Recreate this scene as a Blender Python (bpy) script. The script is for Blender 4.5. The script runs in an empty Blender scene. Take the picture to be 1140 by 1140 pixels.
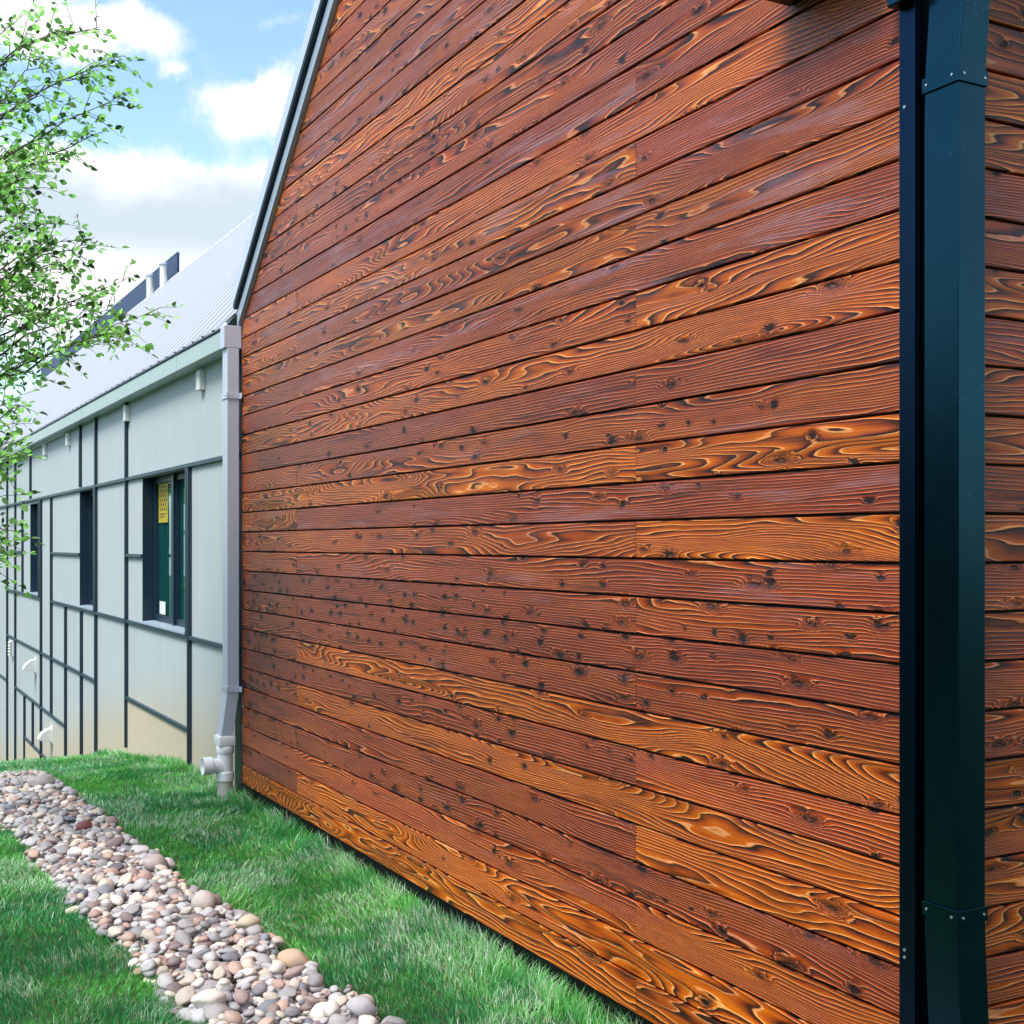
import bpy, math, random
import numpy as np
from mathutils import Vector, Matrix
random.seed(7)
RNG = np.random.default_rng(11)
SC = bpy.context.scene
COL = SC.collection

# ------------------------------------------------------------------ frame of reference
# world: gable wall lies in y=0 (outside is -y), x runs along it, z up. The camera stands at x=0.
EYE = 1.712
CAMY = -2.604
FX, FY = -0.88155, 0.47209
RX, RY = 0.47209, 0.88155
FL = 1409.0

def ray(px, py):
    q = (px-570)/FL; v = (605.5-py)/FL
    return Vector((FX+RX*q, FY+RY*q, v))
def at(px, py, depth):                     # point at a given depth
    r = ray(px, py)*depth
    return Vector((r.x, CAMY+r.y, EYE+r.z))
def wx(px, y=0.0):                         # x on a wall plane parallel to the gable
    r = ray(px, 600); t = (y-CAMY)/r.y
    return r.x*t
def wz(px, py, y=0.0):
    r = ray(px, py); t = (y-CAMY)/r.y
    return EYE+r.z*t
GXS = [-400, -60, -40, -22.8, -19.2, -16.8, -14.7, -13.95, -12, -10.6, -9.4, 400]
GZS = [-8, -6.0, -4.6, -2.20, -1.55, -1.13, -.72, -.55, -.31, -.155, -.13, -.13]
def gz(x):
    return np.interp(x, GXS, GZS)
# stone bed edges  (y as a function of x)
LX = [-14, -8.71, -6.93, -5.6, -4.89, -1.5]; LY = [-1.98, -1.67, -1.60, -1.49, -1.45, -1.25]
HX = [-14, -10.6, -7.66, -6.17, -5.37, -4.51, -1.5]; HY = [-1.22, -1.08, -.957, -.863, -.80, -.737, -.56]
def bed_lo(x): return .075+np.interp(x, LX, LY) + .018*np.sin(x*5.1)+.018*np.sin(x*11.7+1)
def bed_hi(x): return -.055+np.interp(x, HX, HY) + .018*np.sin(x*4.3+2)+.018*np.sin(x*13.1)
BED_END = -10.95
BH = .14; B0 = -.0224             # board pitch and first board

# ------------------------------------------------------------------ node helpers
class NT:
    def __init__(s, tree):
        s.t = tree; s.n = tree.nodes; s.l = tree.links
    def node(s, typ, **kw):
        nd = s.n.new(typ)
        for k, v in kw.items(): setattr(nd, k, v)
        return nd
    def put(s, sock, val):
        if val is None: return
        if isinstance(val, bpy.types.NodeSocket): s.l.new(val, sock)
        else:
            if isinstance(val, (tuple, list)) and len(val) == 3 and sock.type == 'RGBA': val = (*val, 1)
            sock.default_value = val
    def m(s, op, a, b=None, c=None, clamp=False):
        nd = s.node('ShaderNodeMath', operation=op, use_clamp=clamp)
        s.put(nd.inputs[0], a); s.put(nd.inputs[1], b); s.put(nd.inputs[2], c)
        return nd.outputs[0]
    def vec(s, x, y, z=0.0):
        nd = s.node('ShaderNodeCombineXYZ')
        s.put(nd.inputs[0], x); s.put(nd.inputs[1], y); s.put(nd.inputs[2], z)
        return nd.outputs[0]
    def sep(s, v):
        nd = s.node('ShaderNodeSeparateXYZ'); s.put(nd.inputs[0], v); return nd.outputs
    def noise(s, v, scale=1.0, detail=2.0, rough=.5, dist=0.0, dim='3D'):
        nd = s.node('ShaderNodeTexNoise', noise_dimensions=dim)
        s.put(nd.inputs['Vector'], v)
        nd.inputs['Scale'].default_value = scale; nd.inputs['Detail'].default_value = detail
        nd.inputs['Roughness'].default_value = rough; nd.inputs['Distortion'].default_value = dist
        return nd.outputs['Fac']
    def smooth(s, v, a, b, lo=0.0, hi=1.0):
        nd = s.node('ShaderNodeMapRange', interpolation_type='SMOOTHSTEP')
        s.put(nd.inputs[0], v); s.put(nd.inputs[1], a); s.put(nd.inputs[2], b)
        s.put(nd.inputs[3], lo); s.put(nd.inputs[4], hi)
        return nd.outputs[0]
    def mix(s, f, a, b, mode='MIX'):
        nd = s.node('ShaderNodeMix', data_type='RGBA', blend_type=mode)
        s.put(nd.inputs[0], f); s.put(nd.inputs[6], a); s.put(nd.inputs[7], b)
        return nd.outputs[2]
    def ramp(s, f, stops, interp='LINEAR'):
        nd = s.node('ShaderNodeValToRGB'); s.put(nd.inputs[0], f)
        cr = nd.color_ramp; cr.interpolation = interp
        while len(cr.elements) > 1: cr.elements.remove(cr.elements[-1])
        cr.elements[0].position = stops[0][0]; cr.elements[0].color = (*stops[0][1], 1)
        for p, c in stops[1:]:
            e = cr.elements.new(p); e.color = (*c, 1)
        return nd.outputs[0]
    def hsv(s, col, h=.5, sat=1., val=1.):
        nd = s.node('ShaderNodeHueSaturation')
        s.put(nd.inputs['Hue'], h); s.put(nd.inputs['Saturation'], sat); s.put(nd.inputs['Value'], val)
        s.put(nd.inputs['Color'], col); return nd.outputs[0]
    def bump(s, h, strength=1., dist=.01, normal=None):
        nd = s.node('ShaderNodeBump')
        nd.inputs['Strength'].default_value = strength; nd.inputs['Distance'].default_value = dist
        s.put(nd.inputs['Height'], h); s.put(nd.inputs['Normal'], normal)
        return nd.outputs[0]

def material(name):
    m = bpy.data.materials.new(name); m.use_nodes = True
    nt = NT(m.node_tree)
    return m, nt, nt.n['Principled BSDF']

def plain(name, col, rough=.5, metal=0., var=.12, vscale=3., bump=.0, bscale=60., spec=.5, speck=None, rvar=.12):
    m, nt, p = material(name)
    tc = nt.node('ShaderNodeTexCoord').outputs['Object']
    geo = nt.node('ShaderNodeNewGeometry').outputs['Position']
    n = nt.noise(geo, vscale, 4, .6)
    c = nt.hsv((*col, 1), .5, 1., nt.m('MULTIPLY_ADD', n, 2*var, 1-var))
    n2 = nt.noise(geo, vscale*7, 3, .6)
    if speck:
        n3 = nt.noise(geo, 240, 1, .5)
        c = nt.mix(nt.m('MULTIPLY', nt.smooth(n3, .70, .80, 0, .7), nt.smooth(nt.noise(geo, 5, 3), .42, .7)), c, (*speck, 1))
    nt.put(p.inputs['Base Color'], c)
    nt.put(p.inputs['Roughness'], nt.m('ADD', rough-rvar/2, nt.m('MULTIPLY', n2, rvar)))
    p.inputs['Metallic'].default_value = metal
    p.inputs['Specular IOR Level'].default_value = spec
    if bump > 0:
        nt.put(p.inputs['Normal'], nt.bump(nt.noise(geo, bscale, 3, .6), 1., bump))
    return m

# ------------------------------------------------------------------ wood
def wood_material():
    m, nt, p = material('charred_larch_board')
    uv = nt.node('ShaderNodeUVMap', uv_map='grain').outputs[0]
    u, v, _ = nt.sep(uv)
    at_ = nt.node('ShaderNodeAttribute', attribute_name='tone')
    tone, knotty, dark = nt.sep(at_.outputs['Color'])
    mul = lambda a, b: nt.m('MULTIPLY', a, b)
    add = lambda a, b: nt.m('ADD', a, b)
    # grain field: contour lines of a smooth height field wrap round the knots
    w1 = nt.noise(nt.vec(mul(u, .62), mul(v, 5.5)), 1., 1.2, .4, dim='2D')
    w2 = nt.noise(nt.vec(mul(u, 2.3), mul(v, 15.)), 1., 1.5, .45, dim='2D')
    w3 = nt.noise(nt.vec(mul(u, 9.), mul(v, 40.)), 1., 2., .5, dim='2D')
    jig = nt.noise(nt.vec(mul(u, 18.), mul(v, 60.)), 1., 2., .5, dim='2D')
    jd = mul(nt.m('SUBTRACT', jig, .5), .34)
    def knots(su, sv, rnd=1.):
        vo = nt.node('ShaderNodeTexVoronoi', voronoi_dimensions='2D', feature='F1')
        nt.put(vo.inputs['Vector'], nt.vec(mul(u, su), mul(v, sv)))
        vo.inputs['Scale'].default_value = 1.; vo.inputs['Randomness'].default_value = rnd
        c = nt.sep(vo.outputs['Color'])
        return vo.outputs['Distance'], c
    d1, c1 = knots(2.6, 8.5)
    d1 = add(d1, mul(jd, .5))
    act1 = nt.m('GREATER_THAN', c1[0], nt.m('SUBTRACT', .82, mul(knotty, .45)))
    def gauss(d, r):
        q = nt.m('DIVIDE', d, r)
        return nt.m('EXPONENT', mul(mul(q, q), -1.))
    size1 = add(.065, mul(c1[1], .095))
    g1 = mul(gauss(d1, size1), act1)
    d2, c2 = knots(6.2, 12., 1.)
    d2 = add(d2, jd)
    clus = nt.smooth(nt.noise(nt.vec(mul(u, .8), mul(v, 1.)), 1., 1., .5, dim='2D'), .30, .46)
    act2 = mul(nt.m('GREATER_THAN', c2[0], nt.m('SUBTRACT', 1.06, mul(mul(knotty, knotty), .66))), clus)
    s2 = add(.06, mul(c2[1], .12))
    g2 = mul(gauss(d2, mul(s2, 1.5)), act2)
    K = add(92., mul(tone, -42.))
    A1 = add(7., mul(tone, 17.))
    amp = nt.smooth(nt.noise(nt.vec(mul(u, .35), add(mul(v, 7.), 31.)), 1., 1., .5, dim='2D'), .36, .62, .35, 1.45)
    f = add(mul(v, K), mul(mul(nt.m('SUBTRACT', w1, .5), A1), amp))
    f = add(f, mul(nt.m('SUBTRACT', w2, .5), add(.8, mul(tone, 2.0))))
    f = add(f, mul(nt.m('SUBTRACT', w3, .5), .28))
    f = add(f, add(mul(g1, 4.6), mul(g2, 1.5)))
    ph = nt.m('FRACT', f)
    # saw-tooth ring: soft early wood darkening to a late-wood line, then a raised pale ridge
    ori = nt.ramp(ph, [(0, (.62, .165, .016)), (.28, (.46, .10, .010)), (.50, (.24, .042, .006)), (.66, (.035, .006, .003)),
                       (.80, (.025, .006, .003)), (.845, (.72, .30, .085)), (.92, (.84, .40, .14)), (1, (.62, .165, .016))])
    pur = nt.ramp(ph, [(0, (.38, .072, .024)), (.30, (.27, .046, .015)), (.52, (.12, .020, .009)), (.68, (.014, .004, .004)),
                       (.80, (.015, .005, .004)), (.85, (.58, .17, .07)), (.93, (.72, .30, .17)), (1, (.38, .072, .024))])
    blot = nt.noise(nt.vec(mul(u, 1.3), mul(v, 9.)), 1., 3., .6, dim='2D')
    tmix = nt.m('ADD', nt.m('SUBTRACT', tone, .12), mul(nt.m('SUBTRACT', blot, .5), 1.5), clamp=True)
    col = nt.mix(tmix, pur, ori)
    # plain face between rings shows through where the rings are wide
    flat = nt.mix(tmix, (.24, .048, .018), (.50, .125, .012))
    patch = nt.smooth(nt.noise(nt.vec(mul(u, 2.2), mul(v, 14.)), 1., 3., .6, dim='2D'), .42, .68)
    col = nt.mix(mul(patch, .34), col, flat)
    fib = nt.noise(nt.vec(mul(u, 7.), mul(v, 520.)), 1., 2., .6, dim='2D')
    fib2 = nt.noise(nt.vec(mul(u, 2.5), mul(v, 210.)), 1., 2., .6, dim='2D')
    col = nt.hsv(col, .5, 1., add(.72, mul(fib, .56)))
    col = nt.hsv(col, .5, 1., add(.56, mul(fib2, .88)))
    # charred streaks and knots
    char = nt.smooth(nt.noise(nt.vec(mul(u, 1.1), mul(v, 26.)), 1., 4., .65, dim='2D'), .56, .74)
    col = nt.mix(mul(char, add(.3, mul(dark, .6))), col, (.045, .014, .011))
    core1 = mul(nt.smooth(d1, mul(size1, .62), mul(size1, .28)), act1)
    halo1 = mul(nt.smooth(d1, mul(size1, 1.25), mul(size1, .6)), act1)
    col = nt.mix(mul(halo1, .35), col, (.08, .02, .01))
    inner = nt.mix(nt.smooth(d1, mul(size1, .22), .0), (.018, .006, .005), (.16, .06, .035))
    col = nt.mix(mul(core1, .88), col, inner)
    core2 = mul(nt.smooth(d2, mul(s2, 1.2), mul(s2, .6)), act2)
    halo2 = mul(nt.smooth(d2, mul(s2, 2.6), mul(s2, .8)), act2)
    col = nt.mix(mul(halo2, .5), col, (.05, .012, .007))
    col = nt.mix(mul(core2, .94), col, (.010, .004, .004))
    nail = nt.noise(nt.vec(mul(u, 40.), mul(v, 40.)), 1., 1., .5, dim='2D')
    bl = nt.noise(nt.vec(mul(u, .5), mul(v, 3.)), 1., 3., .6, dim='2D')
    col = nt.hsv(col, .498, 1.05, nt.m('MULTIPLY', add(.69, mul(bl, .70)), nt.m('SUBTRACT', 1.06, mul(dark, .52))))
    # sky reflection painted in: violet-grey sheen, strongest on the upper boards
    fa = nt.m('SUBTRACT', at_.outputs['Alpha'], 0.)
    sky_sheen = nt.smooth(add(nt.noise(nt.vec(mul(u, 1.4), mul(v, 16.)), 1., 5., .68, dim='2D'), mul(fa, .10)), .56, .80)
    col = nt.mix(mul(sky_sheen, add(.03, add(mul(fa, .34), mul(.08, nt.m('SUBTRACT', 1., tone))))), col, (.33, .20, .235))
    gp = nt.sep(nt.node('ShaderNodeNewGeometry').outputs['Position'])
    fz = nt.m('FRACT', nt.m('DIVIDE', nt.m('SUBTRACT', gp[2], B0), BH)); fx = nt.m('FRACT', nt.m('DIVIDE', add(add(gp[0], gp[1]), 40.06), .406))
    def dist(ax, az):
        a = mul(nt.m('SUBTRACT', fx, ax), .406); b = mul(nt.m('SUBTRACT', fz, az), BH)
        return nt.m('SQRT', add(mul(a, a), mul(b, b)))
    nails = nt.m('MAXIMUM', nt.smooth(dist(.5, .22), .0026, .0014), nt.smooth(dist(.5, .80), .0026, .0014))
    col = nt.mix(mul(nails, .9), col, (.006, .005, .005))
    nt.put(p.inputs['Base Color'], col)
    nt.put(p.inputs['Roughness'], add(.36, mul(fib2, .2)))
    p.inputs['Specular IOR Level'].default_value = .29
    nt.put(p.inputs['Coat Weight'], mul(.17, nt.m('SUBTRACT', 1., nt.m('MAXIMUM', core1, core2))))
    p.inputs['Coat Roughness'].default_value = .30
    prof = nt.ramp(ph, [(0, (.45,)*3), (.5, (.28,)*3), (.76, (.0,)*3), (.87, (1.,)*3), (1, (.45,)*3)])
    pr = nt.sep(prof)[0]
    hgt = add(pr, add(mul(fib, .30), mul(fib2, .35)))
    hgt = add(hgt, mul(core1, -.9)); hgt = add(hgt, mul(core2, -1.1)); hgt = add(hgt, mul(g1, .8))
    nt.put(p.inputs['Normal'], nt.bump(hgt, 1., .0026))
    return m

WOOD = wood_material()
BLACK = plain('shadow_gap_backing', (.012, .010, .010), .9)
BLUEMET = plain('dark_blue_metal', (.0085, .044, .066), .24, .97, .15, 2.5, speck=(.25, .34, .42), spec=.7)
TRIMMET = plain('navy_trim_metal', (.004, .020, .042), .40, .0, .15, 3., spec=.6)
LEDGE = plain('ledge_metal', (.032, .066, .092), .42, .2, .12, 3., spec=.5)
LILAC = plain('pale_grey_metal', (.56, .61, .73), .36, .1, .06, 2., spec=.5)
SAGE = plain('sage_grey_metal', (.42, .52, .50), .42, .05, .05, 1.5, spec=.5)
CORNM = plain('corner_trim_metal', (.006, .022, .048), .30, .97, .15, 3.)
RAKEL = plain('rake_grey_metal', (.36, .44, .54), .36, .1, .08, 2.)
PVC = plain('white_pvc', (.88, .89, .91), .28, 0, .05, 4.)
PVCOLD = plain('soiled_pvc', (.55, .52, .44), .55, 0, .18, 12.)
WHITEP = plain('white_plastic', (.70, .71, .68), .5, 0, .06, 6.)
CONC = plain('foundation_concrete', (.012, .011, .010), .9, 0, .3, 8., bump=.002)
STICKY = plain('yellow_label', (.50, .38, .03), .5, 0, .03, 9.)
STICKW = plain('white_label', (.75, .80, .80), .5, 0, .03, 9.)
STICKB = plain('black_print', (.02, .02, .02), .5)
ROOFM = plain('white_roof_metal', (.52, .54, .58), .6, .0, .04, .8, spec=.25)
SOLAR = plain('blue_panel', (.006, .022, .085), .5, .0, .1, 1.5, spec=.6)
SCREW = plain('screw_steel', (.45, .5, .55), .35, .8)

def wall_material():
    m, nt, p = material('pale_grey_panel')
    geo = nt.node('ShaderNodeNewGeometry').outputs['Position']
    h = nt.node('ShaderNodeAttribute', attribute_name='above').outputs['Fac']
    n = nt.noise(geo, 1.3, 4, .6); n2 = nt.noise(geo, 14, 3, .6); n3 = nt.noise(geo, 170, 2, .6)
    c = nt.mix(n, (.42, .48, .495), (.48, .535, .54))
    gx, gy, gzz = nt.sep(geo)
    st = nt.noise(nt.vec(nt.m('MULTIPLY', gx, 7.), 0, nt.m('MULTIPLY', gzz, .7)), 1., 4, .6)
    c = nt.hsv(c, .5, 1., nt.m('MULTIPLY_ADD', n3, .16, nt.m('MULTIPLY_ADD', st, .16, .84)))
    # beige tint rising from the ground line
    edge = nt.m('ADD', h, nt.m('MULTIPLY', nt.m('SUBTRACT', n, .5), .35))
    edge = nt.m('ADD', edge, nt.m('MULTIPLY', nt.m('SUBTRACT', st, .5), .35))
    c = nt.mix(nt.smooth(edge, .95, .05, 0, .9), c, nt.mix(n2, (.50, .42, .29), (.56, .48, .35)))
    nt.put(p.inputs['Base Color'], c)
    p.inputs['Roughness'].default_value = .75
    nt.put(p.inputs['Normal'], nt.bump(n3, .5, .0015))
    return m
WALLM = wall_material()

def glass_material():
    m, nt, p = material('teal_window_glass')
    out = nt.n['Material Output']
    gl = nt.node('ShaderNodeBsdfGlossy'); gl.inputs['Roughness'].default_value = .015
    gl.inputs['Color'].default_value = (.8, .95, .92, 1)
    geo = nt.node('ShaderNodeNewGeometry').outputs['Position']
    nt.put(gl.inputs['Normal'], nt.bump(nt.noise(geo, 2.5, 1, .5), .25, .01))
    tr = nt.node('ShaderNodeBsdfTransparent'); tr.inputs['Color'].default_value = (.45, .85, .82, 1)
    lw = nt.node('ShaderNodeLayerWeight'); lw.inputs['Blend'].default_value = .5
    fr_ = nt.m('MULTIPLY_ADD', nt.m('POWER', lw.outputs['Facing'], 3.), .9, .05)
    mx = nt.node('ShaderNodeMixShader')
    nt.l.new(fr_, mx.inputs[0]); nt.l.new(tr.outputs[0], mx.inputs[1]); nt.l.new(gl.outputs[0], mx.inputs[2])
    nt.l.new(mx.outputs[0], out.inputs[0])
    return m
GLASS = glass_material()
ROOM = plain('teal_room', (.05, .34, .34), .8)
CURT = plain('teal_blind', (.05, .26, .29), .8)

def stone_material(from_object):
    m, nt, p = material('river_stone' + ('' if from_object else '_mass'))
    if from_object:
        oi = nt.node('ShaderNodeObjectInfo'); base = oi.outputs['Color']; rnd = oi.outputs['Random']
        tc = nt.node('ShaderNodeTexCoord').outputs['Object']
        vmath = nt.node('ShaderNodeVectorMath', operation='ADD'); nt.put(vmath.inputs[0], tc)
        nt.put(vmath.inputs[1], nt.vec(nt.m('MULTIPLY', rnd, 40.), 0, 0)); tc = vmath.outputs[0]
        sc = 1.
    else:
        base = nt.node('ShaderNodeAttribute', attribute_name='tint').outputs['Color']
        tc = nt.node('ShaderNodeNewGeometry').outputs['Position']; sc = 20.
    n = nt.noise(tc, 1.4*sc, 4, .6); n2 = nt.noise(tc, 14*sc, 3, .65)
    c = nt.hsv(base, .5, nt.m('MULTIPLY_ADD', n, .8, .6), nt.m('MULTIPLY', nt.m('MULTIPLY_ADD', n, .5, .75), nt.m('MULTIPLY_ADD', n2, .5, .75)))
    c = nt.mix(nt.smooth(nt.noise(tc, 3.1*sc, 5, .7, 1.2), .60, .70, 0, .4), c, (.50, .45, .40))
    nt.put(p.inputs['Base Color'], c)
    p.inputs['Roughness'].default_value = .62
    nt.put(p.inputs['Normal'], nt.bump(n2, .35, .01 if from_object else .002))
    return m
STONE_O = stone_material(True); STONE_M = stone_material(False)

def leaf_like(name, attr, trans=.35, rough=.45, spec=.4):
    m, nt, p = material(name)
    c = nt.node('ShaderNodeAttribute', attribute_name=attr).outputs['Color']
    nt.put(p.inputs['Base Color'], c)
    p.inputs['Roughness'].default_value = rough; p.inputs['Specular IOR Level'].default_value = spec
    tr = nt.node('ShaderNodeBsdfTranslucent'); nt.put(tr.inputs['Color'], nt.hsv(c, .49, 1.1, 1.5))
    mx = nt.node('ShaderNodeMixShader'); mx.inputs[0].default_value = trans
    out = nt.n['Material Output']
    nt.l.new(p.outputs[0], mx.inputs[1]); nt.l.new(tr.outputs[0], mx.inputs[2]); nt.l.new(mx.outputs[0], out.inputs[0])
    return m
GRASSM = leaf_like('grass_blade', 'tint', .30, .42, .5)
LEAFM = leaf_like('tree_leaf', 'tint', .5, .45, .35)
BARK = plain('bark', (.09, .070, .055), .85, 0, .3, 20., bump=.003, bscale=80.)

def ground_material():
    m, nt, p = material('lawn_soil')
    geo = nt.node('ShaderNodeNewGeometry').outputs['Position']
    n = nt.noise(geo, 2., 4, .6); n2 = nt.noise(geo, 60., 4, .7)
    c = nt.mix(n, (.018, .055, .014), (.035, .085, .022))
    c = nt.mix(nt.smooth(n2, .45, .7), c, (.03, .03, .015))
    nt.put(p.inputs['Base Color'], c); p.inputs['Roughness'].default_value = .9
    nt.put(p.inputs['Normal'], nt.bump(n2, 1., .02))
    return m
GROUNDM = ground_material()
BEDM = plain('bed_soil', (.10, .075, .06), .95, 0, .3, 20., bump=.006)

# ------------------------------------------------------------------ object helpers
def link(name, me, mat=None, parent=None):
    o = bpy.data.objects.new(name, me); COL.objects.link(o)
    if mat is not None:
        if len(me.materials) == 0: me.materials.append(mat)
    if parent is not None: o.parent = parent
    return o
def tag(o, label=None, cat=None, group=None, kind=None):
    if label: o['label'] = label
    if cat: o['category'] = cat
    if group: o['group'] = group
    if kind: o['kind'] = kind
    return o
def empty(name, loc=(0, 0, 0)):
    o = bpy.data.objects.new(name, None); COL.objects.link(o); o.location = loc
    o.empty_display_size = .2
    return o

class MB:
    def __init__(s): s.v = []; s.f = []
    def quad(s, a, b, c, d):
        i = len(s.v); s.v += [tuple(a), tuple(b), tuple(c), tuple(d)]; s.f.append((i, i+1, i+2, i+3))
    def poly(s, pts):
        i = len(s.v); s.v += [tuple(p) for p in pts]; s.f.append(tuple(range(i, i+len(pts))))
    def box(s, x0, x1, y0, y1, z0, z1):
        i = len(s.v)
        s.v += [(x0,y0,z0),(x1,y0,z0),(x1,y1,z0),(x0,y1,z0),(x0,y0,z1),(x1,y0,z1),(x1,y1,z1),(x0,y1,z1)]
        for f in ((0,3,2,1),(4,5,6,7),(0,1,5,4),(1,2,6,5),(2,3,7,6),(3,0,4,7)): s.f.append(tuple(i+k for k in f))
    def prism(s, prof, fn0, fn1):
        """prof: list of 2d points; fn0/fn1 map a 2d point to 3d at either end"""
        n = len(prof); i = len(s.v)
        s.v += [tuple(fn0(p)) for p in prof] + [tuple(fn1(p)) for p in prof]
        for k in range(n):
            j = (k+1) % n; s.f.append((i+k, i+j, i+n+j, i+n+k))
        s.f.append(tuple(i+k for k in reversed(range(n)))); s.f.append(tuple(i+n+k for k in range(n)))
    def tube(s, pts, rad, seg=10, caps=True, inner=None):
        pts = [Vector(p) for p in pts]; n = len(pts)
        if not isinstance(rad, (list, tuple)): rad = [rad]*n
        rings = []; up = Vector((0.13, .21, .97))
        for k in range(n):
            t = (pts[min(k+1, n-1)]-pts[max(k-1, 0)]).normalized()
            a = t.cross(up)
            if a.length < .2: a = t.cross(Vector((1, .1, 0)))
            a.normalize(); b = t.cross(a)
            i = len(s.v)
            for q in range(seg):
                w = 2*math.pi*q/seg
                s.v.append(tuple(pts[k]+(a*math.cos(w)+b*math.sin(w))*rad[k]))
            rings.append(i)
        for k in range(n-1):
            for q in range(seg):
                r = (q+1) % seg
                s.f.append((rings[k]+q, rings[k+1]+q, rings[k+1]+r, rings[k]+r))
        if caps:
            s.f.append(tuple(rings[0]+q for q in range(seg)))
            s.f.append(tuple(rings[-1]+q for q in reversed(range(seg))))
    def mesh(s, name):
        me = bpy.data.meshes.new(name); me.from_pydata(s.v, [], s.f); me.update(); return me
    def build(s, name, mat, parent=None, bevel=0., smooth=False, seg=2):
        import bmesh
        me = s.mesh(name)
        bm = bmesh.new(); bm.from_mesh(me)
        bmesh.ops.recalc_face_normals(bm, faces=bm.faces)
        if bevel > 0:
            bmesh.ops.bevel(bm, geom=[e for e in bm.edges if len(e.link_faces) == 2 and e.calc_face_angle(0) > .5],
                            offset=bevel, segments=seg, affect='EDGES', profile=.5)
        bm.to_mesh(me); bm.free()
        if smooth:
            me.shade_smooth()
            try: me.set_sharp_from_angle(angle=math.radians(40))
            except Exception: pass
        return link(name, me, mat, parent)

def fast_mesh(name, V, T, tint=None, nrm_smooth=False):
    """V (n,3) float, T (m,3) int triangles"""
    me = bpy.data.meshes.new(name)
    V = np.ascontiguousarray(V, dtype=np.float32); T = np.ascontiguousarray(T, dtype=np.int32)
    me.vertices.add(len(V)); me.vertices.foreach_set('co', V.ravel())
    me.loops.add(T.size); me.loops.foreach_set('vertex_index', T.ravel())
    me.polygons.add(len(T))
    me.polygons.foreach_set('loop_start', np.arange(0, T.size, 3, dtype=np.int32))
    me.update(calc_edges=True)
    if tint is not None:
        a = me.color_attributes.new('tint', 'FLOAT_COLOR', 'POINT')
        C = np.ones((len(V), 4), dtype=np.float32); C[:, :3] = tint
        a.data.foreach_set('color', C.ravel())
    if nrm_smooth: me.shade_smooth()
    me.validate()
    return me

# ------------------------------------------------------------------ clad house
PITCH = .80
BX0, BX1 = -9.0, -2.53            # gable corners
ZR = EYE+1.60                     # height where the rakes spring
XM = (BX0+BX1)/2
ZPEAK = ZR+PITCH*(XM-BX0)

TONE = {0:.85,1:.9,2:.75,3:.12,4:.95,5:.9,6:.35,7:.8,8:.4,9:.05,10:.35,11:.2,12:.95,13:.12,14:.9,15:.45,16:.25,17:.6,18:.85,
        19:.3,20:.75,21:.45,22:.1,23:.6,24:.5,25:.35,26:.3,27:.7,28:.5}
KNOT = {3:.9, 9:1., 10:.9, 8:.8, 6:.8, 14:.8, 11:.6, 15:.7, 13:.5}
def sheen_of(k, name, rnd):  # amount of painted sky sheen per board
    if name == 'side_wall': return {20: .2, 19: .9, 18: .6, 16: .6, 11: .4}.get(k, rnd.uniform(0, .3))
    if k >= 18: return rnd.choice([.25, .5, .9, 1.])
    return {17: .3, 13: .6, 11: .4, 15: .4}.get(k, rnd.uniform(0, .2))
def clad(name, O, U, N, segments, parent):
    """segments(k) -> list of (u_left_fn, u_right_fn, tone, knot, dark); profile boards one mesh"""
    V = []; F = []; UV = []; TN = []
    rnd = random.Random(name)
    k = 0
    for (k, ulf, urf, tone, knot, dark, ztop) in segments:
        b = B0+k*BH; d0 = rnd.uniform(-.0012, .0012)
        prof = [(-.016, .0046), (-.0022, .0046), (0, .0070), (0, .1335), (-.0020, .1358), (-.016, .1358)]
        su = rnd.uniform(0, 60); sv = rnd.uniform(0, 60)
        tl = (max(0, min(1, tone)), knot, dark, sheen_of(k, name, rnd))
        i0 = len(V)
        for (d, vz) in prof:
            z = b+vz
            if ztop is not None: z = min(z, ztop)
            for fn in (ulf, urf):
                uu = fn(z)
                P = Vector(O)+Vector(U)*uu+Vector(N)*(d+d0); P.z += z
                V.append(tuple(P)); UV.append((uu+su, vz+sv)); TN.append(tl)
        for q in range(len(prof)-1):
            a = i0+2*q; F.append((a, a+1, a+3, a+2))
        F.append(tuple(i0+2*q for q in range(len(prof)))); F.append(tuple(i0+2*q+1 for q in reversed(range(len(prof)))))
    me = bpy.data.meshes.new(name); me.from_pydata(V, [], F)
    uvl = me.uv_layers.new(name='grain')
    idx = np.zeros(len(me.loops), dtype=np.int32); me.loops.foreach_get('vertex_index', idx)
    uvl.data.foreach_set('uv', np.array(UV, dtype=np.float32)[idx].ravel())
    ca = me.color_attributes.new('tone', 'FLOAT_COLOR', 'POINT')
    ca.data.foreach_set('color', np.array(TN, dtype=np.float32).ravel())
    me.update()
    return link(name, me, WOOD, parent)

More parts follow.
